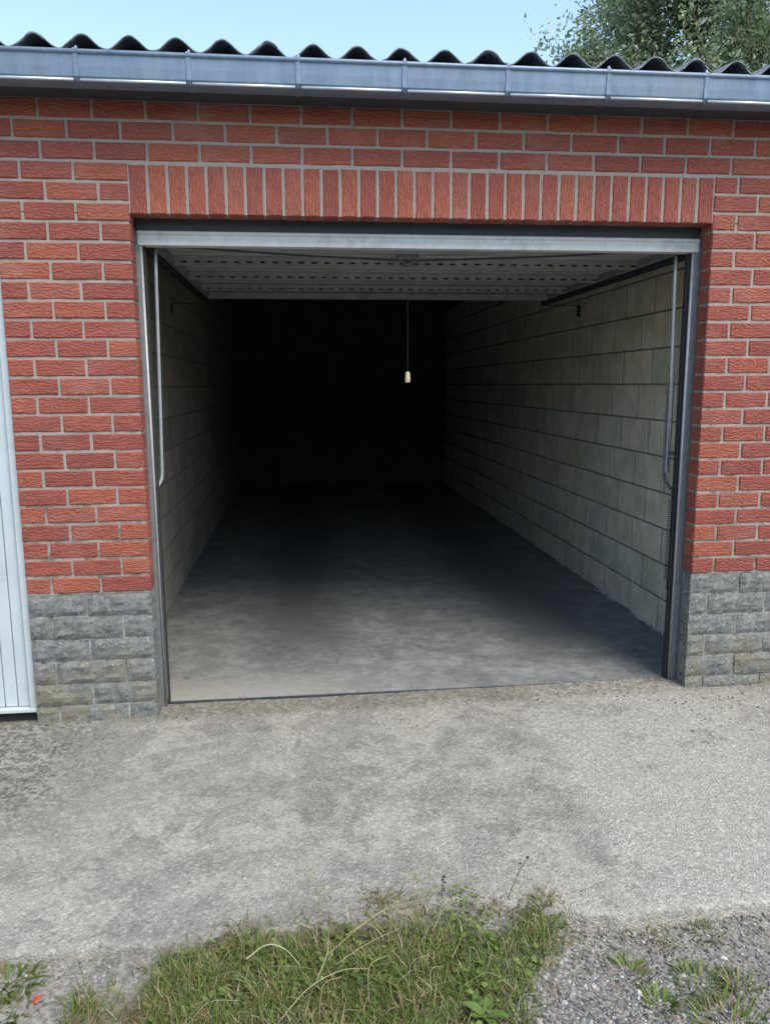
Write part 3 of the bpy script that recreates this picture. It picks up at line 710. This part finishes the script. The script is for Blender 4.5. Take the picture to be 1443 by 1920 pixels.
# gravel
def ico():
    t = (1+5**.5)/2; v = [(-1, t, 0), (1, t, 0), (-1, -t, 0), (1, -t, 0), (0, -1, t), (0, 1, t), (0, -1, -t), (0, 1, -t), (t, 0, -1), (t, 0, 1), (-t, 0, -1), (-t, 0, 1)]
    f = [(0,11,5),(0,5,1),(0,1,7),(0,7,10),(0,10,11),(1,5,9),(5,11,4),(11,10,2),(10,7,6),(7,1,8),(3,9,4),(3,4,2),(3,2,6),(3,6,8),(3,8,9),(4,9,5),(2,4,11),(6,2,10),(8,6,7),(9,8,1)]
    return np.array(v)/math.sqrt(1+t*t), f
IV, IF = ico()
def stone(m, x, y, z, R0, r, col):
    sc = np.array([r.uniform(.75, 1.3), r.uniform(.7, 1.15), r.uniform(.45, .85)])*R0
    v = IV*(1+NP.uniform(-.22, .22, (12, 1)))*sc; a = r.uniform(0, 6.28); c, s = math.cos(a), math.sin(a)
    v = np.stack([v[:, 0]*c-v[:, 1]*s+x, v[:, 0]*s+v[:, 1]*c+y, v[:, 2]+z+sc[2]*0.35], -1); m.add(v.tolist(), IF, col)
GREY = [(0.14, 0.135, 0.128), (0.20, 0.194, 0.182), (0.09, 0.088, 0.085), (0.26, 0.25, 0.232), (0.17, 0.163, 0.15), (0.23, 0.21, 0.18), (0.115, 0.113, 0.11), (0.16, 0.158, 0.154), (0.38, 0.37, 0.345)]
gv = MB(); r = random.Random(5); n = 0
while n < 19000:
    x, y = r.uniform(0.9, 2.7), r.uniform(-2.6, -1.47)
    if in_poly(x, y) and r.random() < 0.93: continue
    if y > edge_y(x)-0.004: continue
    d = ((x-1.42)/0.36)**2 + ((y+1.82)/0.22)**2; pr = 0.16+0.9*math.exp(-d*0.8) + (0.3 if y < -2 else 0)
    if r.random() > pr*(0.75+0.6*mnoise.noise((x*7, y*7, 0))): continue
    stone(gv, x, y, gz(x, y), r.choice((0.0022, 0.0028, 0.0034, 0.004, 0.0048, 0.006)), r, tint(r.choice(GREY), r, 0.2)); n += 1
for i in range(1700):
    x, y = r.uniform(-1.0, 0.5), r.uniform(-2.3, -1.44)
    if in_poly(x, y) or y > edge_y(x)-0.003: continue
    if mnoise.noise((x*5, y*5, 3)) < -0.1 and r.random() < 0.7: continue
    stone(gv, x, y, gz(x, y), r.choice((0.0022, 0.003, 0.004, 0.0055)), r, tint(r.choice(GREY), r, 0.2))
for i in range(420):                                        # crumbs of concrete along the broken slab edge
    x = r.uniform(-0.6, 2.4); y = edge_y(x)-abs(r.gauss(0, 0.035))-0.004
    if in_poly(x, y): continue
    stone(gv, x, y, gz(x, y)+0.002, r.uniform(0.003, 0.008), r, tint(r.choice([(0.30, 0.28, 0.24), (0.36, 0.34, 0.29), (0.22, 0.205, 0.175), (0.15, 0.14, 0.12)]), r, 0.15))
tag(gv.build('gravel', M['stone']), 'loose grey gravel spread on the soil beside the grass', kind='stuff')
cr = MB()                                                   # dark crumbs lying on the concrete by the right pier
for i in range(150):
    x = r.gauss(2.42, 0.16); y = -0.06-abs(r.gauss(0, 0.22))
    if r.random() < 0.35: x, y = r.uniform(-0.6, 2.3), -0.01-abs(r.gauss(0, 0.04))
    if y < -1.2: continue
    stone(cr, x, y, hgt(x, y), r.uniform(0.002, 0.006), r, tint(r.choice([(0.06, 0.055, 0.05), (0.10, 0.095, 0.09), (0.35, 0.34, 0.31)]), r, 0.2))
for i in range(260):
    x, y = r.uniform(0.05, 2.40), 0.10+abs(r.gauss(0, 0.05)); stone(cr, x, y, 0.014 if y > 0.14 else hgt(x, y), r.uniform(0.0012, 0.004), r, tint(r.choice([(0.30, 0.28, 0.24), (0.20, 0.19, 0.165), (0.10, 0.09, 0.08)]), r, 0.2))
md = MB()
for i in range(230):
    y = r.uniform(0.7, 2.6); q = mnoise.noise((y*5, 0.3, 1.0))
    if q < -0.05 or r.random() < (y-0.7)/3: continue
    stone(md, WR-abs(r.gauss(0, 0.012)), y, 0.014, r.uniform(0.004, 0.013), r, tint((0.50, 0.49, 0.45), r, 0.15))
tag(md.build('mortar_crumbs', M['stone']), 'pale mortar crumbs along the foot of the block wall', kind='stuff')
tag(cr.build('grit', M['stone']), 'dark crumbs of grit scattered on the driveway by the plinth', kind='stuff')
# bigger pale pebbles, one by one
for i, (x, y) in enumerate([(1.183, -1.791), (1.30, -1.60), (1.265, -1.735), (1.44, -1.80), (1.55, -1.77), (1.24, -1.66), (1.36, -1.68), (1.47, -1.70), (0.395, -1.475), (0.30, -1.47), (0.335, -1.51), (0.05, -1.60), (0.02, -1.655), (1.75, -1.60), (1.83, -1.72)]):
    m = MB(); stone(m, 0, 0, 0, r.uniform(0.007, 0.011), r, tint((0.40, 0.395, 0.375), r, 0.2)); o = m.build('pebble', M['stone'], loc=(x, y, gz(x, y)))
    tag(o, 'pale pebble lying on the soil beside the grass patch', 'pebble', 'pale pebbles among the gravel')

# weeds on the gravel, each a plant of its own
def weed(name, x, y, n, h, label, green=0.8, broad=0.006, spread=0.05, group=None):
    e = empty(name, (x, y, gz(x, y) if y < edge_y(x) else hgt(x, y))); tag(e, label, 'weed', group); m = MB(); st = MB()
    for i in range(n):
        a = r.uniform(0, 6.28); rr = spread*math.sqrt(r.random()); c = tint(r.choice(GREENS), r) if r.random() < green else tint(r.choice(DRYS), r)
        blade(m, rr*math.cos(a), rr*math.sin(a), -0.003, h*r.uniform(0.5, 1.2), broad*r.uniform(0.5, 1.3), a+r.uniform(-.7, .7), r.uniform(0.3, 1.25), c, r.uniform(0.2, 1.1))
    m.build('leaves', M['grass'], e)
    for i in range(4): a = r.uniform(0, 6.28); st.tube([(0, 0, -0.004), (spread*.5*math.cos(a), spread*.5*math.sin(a), h*.35)], 0.0009, 4, (0.20, 0.19, 0.08))
    st.build('stems', M['dry'], e); return e
weed('weed_tuft', 1.474, -1.628, 70, 0.045, 'low green weed rosette on gravel near the grass edge')
weed('weed_tuft', 1.642, -1.666, 110, 0.05, 'dense dark green weed tuft growing in open gravel', broad=0.005)
weed('weed_tuft', 1.733, -1.695, 80, 0.05, 'green weed beside the dense dark tuft, farther from the grass', spread=0.04)
weed('weed_tuft', 1.505, -1.735, 60, 0.040, 'small bright green weed in the middle of the gravel', broad=0.008, spread=0.035)
weed('weed_tuft', 1.648, -1.805, 150, 0.055, 'widest straggly green weed clump on the gravel', spread=0.08, green=0.7)
weed('weed_tuft', 1.60, -1.500, 90, 0.03, 'brownish dry weed mat along the concrete edge', green=0.3, spread=0.06)
weed('weed_tuft', 1.755, -1.500, 90, 0.028, 'thin brown weed strip under the concrete edge, right of the dry mat' if False else 'thin brown weed strip at the concrete edge beyond the dry mat', green=0.35, spread=0.05)
weed('weed_tuft', -0.120, -1.475, 190, 0.055, 'thick green grass clump where soil meets concrete below the pier', spread=0.075, green=0.9)
weed('weed_tuft', -0.085, -1.570, 70, 0.035, 'short pale green clover by the red leaf', spread=0.05, broad=0.008)
# broad-leaved rosettes at the bottom of the grass
def rosette(x, y, n, L, label, flat=1.15):
    e = empty('broadleaf_weed', (x, y, gz(x, y)+0.012)); tag(e, label, 'weed')
    for i in range(n):
        a = i*2.399+r.uniform(-.3, .3); ll = L*r.uniform(0.7, 1.1); w = ll*0.42; c = tint((0.13, 0.21, 0.05), r, 0.15); v = []; f = []
        d = Vector((math.cos(a), math.sin(a), 0)); s = Vector((-d.y, d.x, 0)); lift = r.uniform(0.25, 0.6)
        for k in range(6):
            u = k/5; ww = w*0.5*math.sin(math.pi*min(1, 0.08+u*0.92))**0.8; z = lift*ll*u*(1-0.55*u); b = d*ll*u+Vector((0, 0, z)); v += [b-s*ww+Vector((0, 0, ww*.35)), b, b+s*ww+Vector((0, 0, ww*.35))]
        for k in range(5): f += [(3*k, 3*k+1, 3*k+4, 3*k+3), (3*k+1, 3*k+2, 3*k+5, 3*k+4)]
        m = MB(); m.add(v, f, c); m.build('leaf', M['grass'], e, smooth=True)
    return e
rosette(1.060, -1.775, 7, 0.055, 'broad-leaved green plant where the grass meets the gravel')
rosette(0.93, -1.80, 6, 0.045, 'smaller broad-leaved plant inside the grass beside brown stalks')
rosette(0.66, -1.79, 5, 0.035, 'tiny broad-leaved plant in the short grass')

# dry stalks lying on the grass
def stalk(pts, w, col, label, name='dry_stalk'):
    zz = lambda x, y: max(gz(x, y), hgt(x, y) if y > edge_y(x) else -9)
    x0, y0, _ = pts[0]; z0 = zz(x0, y0); m = MB()
    P3 = [Vector((x-x0, y-y0, zz(x, y)+h-z0)) for x, y, h in pts]; Q = []
    for i in range(len(P3)-1):
        a, b, c, d = P3[max(i-1, 0)], P3[i], P3[i+1], P3[min(i+2, len(P3)-1)]
        for k in range(6):
            t = k/6; Q.append(0.5*(2*b+(c-a)*t+(2*a-5*b+4*c-d)*t*t+(3*b-a-3*c+d)*t**3))
    Q.append(P3[-1]); n = len(Q)
    m.tube(Q, [0.62*w*(1-0.6*i/(n-1)) for i in range(n)], 5, col); o = m.build(name, M['dry'], loc=(x0, y0, z0)); tag(o, label, 'stalk', 'dry stalks on the grass'); return o
PS = (0.42, 0.38, 0.24)
LB = 'pale dry stalk lying across the grass patch'
stalk([(0.492, -1.53, 0.03), (0.543, -1.526, 0.055), (0.59, -1.545, 0.055), (0.630, -1.58, 0.03)], 0.0030, (0.55, 0.52, 0.36), 'thick pale curled straw arching over the short grass')
stalk([(0.577, -1.733, 0.012), (0.651, -1.675, 0.04), (0.73, -1.645, 0.05), (0.80, -1.62, 0.03)], 0.0022, PS, 'pale bent stalk lying flat at the bottom of the grass')
stalk([(0.72, -1.60, 0.03), (0.80, -1.56, 0.05), (0.90, -1.50, 0.04)], 0.0016, PS, 'short thin pale straw in the middle of the grass')
stalk([(0.75, -1.50, 0.03), (0.90, -1.43, 0.07), (1.05, -1.385, 0.08), (1.19, -1.35, 0.06)], 0.0022, (0.34, 0.33, 0.14), 'long greenish stalk slanting over the top of the grass mound')
stalk([(0.70, -1.55, 0.02), (0.86, -1.45, 0.06), (1.04, -1.39, 0.05)], 0.0018, (0.38, 0.34, 0.18), 'brown-yellow stalk lying below the long greenish one')
for i in range(14):
    x, y = r.uniform(0.45, 1.2), r.uniform(-1.75, -1.45); a = r.uniform(0, 6.28); L = r.uniform(0.06, 0.16)
    stalk([(x, y, 0.025), (x+L*.5*math.cos(a), y+L*.5*math.sin(a), 0.05), (x+L*math.cos(a+.3), y+L*math.sin(a+.3), 0.03)], r.uniform(0.0010, 0.0018), tint(PS, r, .25), LB)
# wispy seed grasses standing at the slab edge
def wisps(x, y, n, h, label, col=(0.40, 0.38, 0.22)):
    e = empty('seed_grass', (x, y, max(gz(x, y), hgt(x, y)))); tag(e, label, 'grass'); 
    for i in range(n):
        a = r.uniform(0, 6.28); b = Vector((r.uniform(-.05, .05), r.uniform(-.03, .03), -0.004)); L = h*r.uniform(.6, 1.1); le = r.uniform(.15, .6); m = MB()
        pts = [b+Vector((math.cos(a)*L*le*t*t, math.sin(a)*L*le*t*t, L*t*(1-0.18*le*t))) for t in (0, .25, .5, .75, 1)]
        m.tube(pts, [0.0009, 0.0008, 0.0007, 0.0006, 0.0004], 4, tint(col, r, .2))
        for k in range(10):
            q = pts[3].lerp(pts[4], k/9); blade(m, q.x, q.y, q.z, r.uniform(.006, .014), 0.0013, r.uniform(0, 6.28), r.uniform(.2, .9), tint(col, r, .2), 0.3, 2)
        m.build('stem', M['dry'], e)
wisps(0.655, -1.375, 12, 0.15, 'wispy pale seed grass at the slab edge, left of the grass mound' if False else 'shorter wispy pale seed grass at the slab edge by the shallow end of the grass')
wisps(0.975, -1.345, 11, 0.19, 'taller wispy pale seed grass rising above the middle of the grass mound')
def head_weed(x, y, h, lean, label, col, hr, n):
    e = empty('flower_stem', (x, y, max(gz(x, y), hgt(x, y)))); tag(e, label, 'weed')
    m = MB(); pts = [(0, 0, -0.004), (lean*.35, 0, h*.45), (lean, 0.0, h)]; m.tube(pts, [0.0013, 0.0011, 0.0009], 5, (0.11, 0.12, 0.05)); m.build('stem', M['dry'], e)
    for k in range(n):
        t = 1-0.14*k; q = Vector((lean*t*t, 0, h*t)); s = MB(); stone(s, q.x+(0 if k == 0 else r.uniform(-.012, .012)), q.y, q.z-hr*.3, hr*(1 if k == 0 else .6), r, col); s.build('seed_head', M['stone'], e)
head_weed(1.225, -1.36, 0.125, 0.055, 'leaning stem with small black seed heads above the grass', (0.035, 0.03, 0.03), 0.0055, 4)
head_weed(1.035, -1.335, 0.065, 0.006, 'short upright dark green flower spike above the grass', (0.045, 0.075, 0.05), 0.0075, 5)
# red leaf on the soil
e = MB(); vs = [(0, 0, 0.004)]
for k in range(9): a = k*0.698; rr = 0.013*(1.25 if k % 2 else 0.8); vs.append((rr*math.cos(a), rr*0.9*math.sin(a), 0.006+0.006*math.sin(a*2)))
e.add(vs, [(0, 1+k, 1+(k+1) % 9) for k in range(9)], (0.55, 0.10, 0.06)); e.tube([(0.008, 0.004, 0.005), (0.026, 0.02, 0.010), (0.036, 0.034, 0.016)], 0.0011, 4, (0.35, 0.25, 0.15))
tag(e.build('fallen_leaf', M['grass'], loc=(-0.026, -1.545, gz(-0.026, -1.545))), 'small red curled leaf fallen on the sandy soil', 'leaf')

# ------------------------------------------------------------------ tree behind the garage
def tree(x0, y0, H, name, label):
    r = random.Random(3); e = empty(name, (x0, y0, -0.09)); tag(e, label, 'tree')
    m = MB(); m.tube([(0, 0, -0.05), (0.05, 0, 1.8), (-0.05, 0.05, 3.8), (0.05, 0, 6.0), (0, 0.05, 8.0)], [0.26, 0.21, 0.17, 0.12, 0.04], 10); m.build('trunk', M['bark'], e, smooth=True)
    tips = []
    for i in range(46):
        t = r.random(); b = Vector((0, 0, 2.6+5.0*t)); a = i*2.399+r.uniform(-.3, .3); el = r.uniform(0.05, 0.75)+0.35*t; L = r.uniform(1.7, 2.9)*(1-0.35*t)
        d = Vector((math.cos(a)*math.cos(el), math.sin(a)*math.cos(el), math.sin(el))); p1 = b+d*L*.5+Vector((0, 0, .2)); p2 = b+d*L+Vector((0, 0, .75))
        m = MB(); m.tube([b, p1, p2], [0.06, 0.035, 0.012], 6)
        for k in range(9):
            q = b.lerp(p1, r.uniform(.4, 1)) if r.random() < .4 else p1.lerp(p2, r.uniform(0, 1)); dd = (d+Vector((r.uniform(-1, 1), r.uniform(-1, 1), r.uniform(-.3, 1)))).normalized(); tip = q+dd*r.uniform(.5, 1.2)
            m.tube([q, q.lerp(tip, .5)+Vector((0, 0, .05)), tip], [0.012, 0.008, 0.003], 4); tips.append((q, tip))
        m.build('branch', M['bark'], e, smooth=True); tips.append((p1, p2))
    lf = MB(); cols = [(0.16, 0.21, 0.13), (0.20, 0.26, 0.17), (0.12, 0.17, 0.10), (0.26, 0.31, 0.23), (0.33, 0.37, 0.31)]
    for q, tip in tips:
        for k in range(205):
            t = r.random()**0.7; p = q.lerp(tip, t)+Vector((r.gauss(0, .16), r.gauss(0, .16), r.gauss(0, .14))); L = r.uniform(.06, .115); w = L*r.uniform(.4, .55)
            d = Vector((r.uniform(-1, 1), r.uniform(-1, 1), r.uniform(-1, .6))).normalized(); s = d.cross(Vector((r.uniform(-1, 1), r.uniform(-1, 1), r.uniform(-1, 1)))).normalized()
            n_ = d.cross(s)*w*.22
            lf.add([p, p+d*L*.45+s*w*.5+n_, p+d*L, p+d*L*.45-s*w*.5+n_], [(0, 1, 2), (0, 2, 3)], tint(r.choice(cols), r, .2))
    lf.build('crown', M['leaf'], e)
    return e
tree(7.0, 9.2, 9, 'leafy_tree', 'tall leafy green tree rising behind the garage roof')

# ------------------------------------------------------------------ unseen leafy blocker added behind the camera to darken the deep interior
def hedge():
    r = random.Random(21); e = empty('hedge', (1.0, -12.0, -0.06)); tag(e, 'long clipped evergreen hedge closing the far side of the yard', 'hedge')
    m = MB(); m.box(-16, 16, -0.55, 0.55, -0.05, 3.5, 0.2); m.build('stems', M['bark'], e); lf = MB()
    for i in range(16000):
        x = r.uniform(-16.2, 16.2); z = r.uniform(0, 3.85); y = 0.62+r.uniform(-.06, .2)
        if r.random() < .25: z = 3.5+r.uniform(-.05, .4); y = r.uniform(-.7, .7)
        p = Vector((x, y, z)); L = r.uniform(.12, .22); w = L*.5; d = Vector((r.uniform(-1, 1), r.uniform(-.3, 1), r.uniform(-1, 1))).normalized(); q = d.cross(Vector((r.uniform(-1, 1), r.uniform(-1, 1), r.uniform(-1, 1)))).normalized()
        lf.add([p, p+d*L*.45+q*w*.5, p+d*L, p+d*L*.45-q*w*.5], [(0, 1, 2, 3)], tint((0.055, 0.085, 0.035), r, .3))
    lf.build('foliage', M['leaf'], e)
hedge()
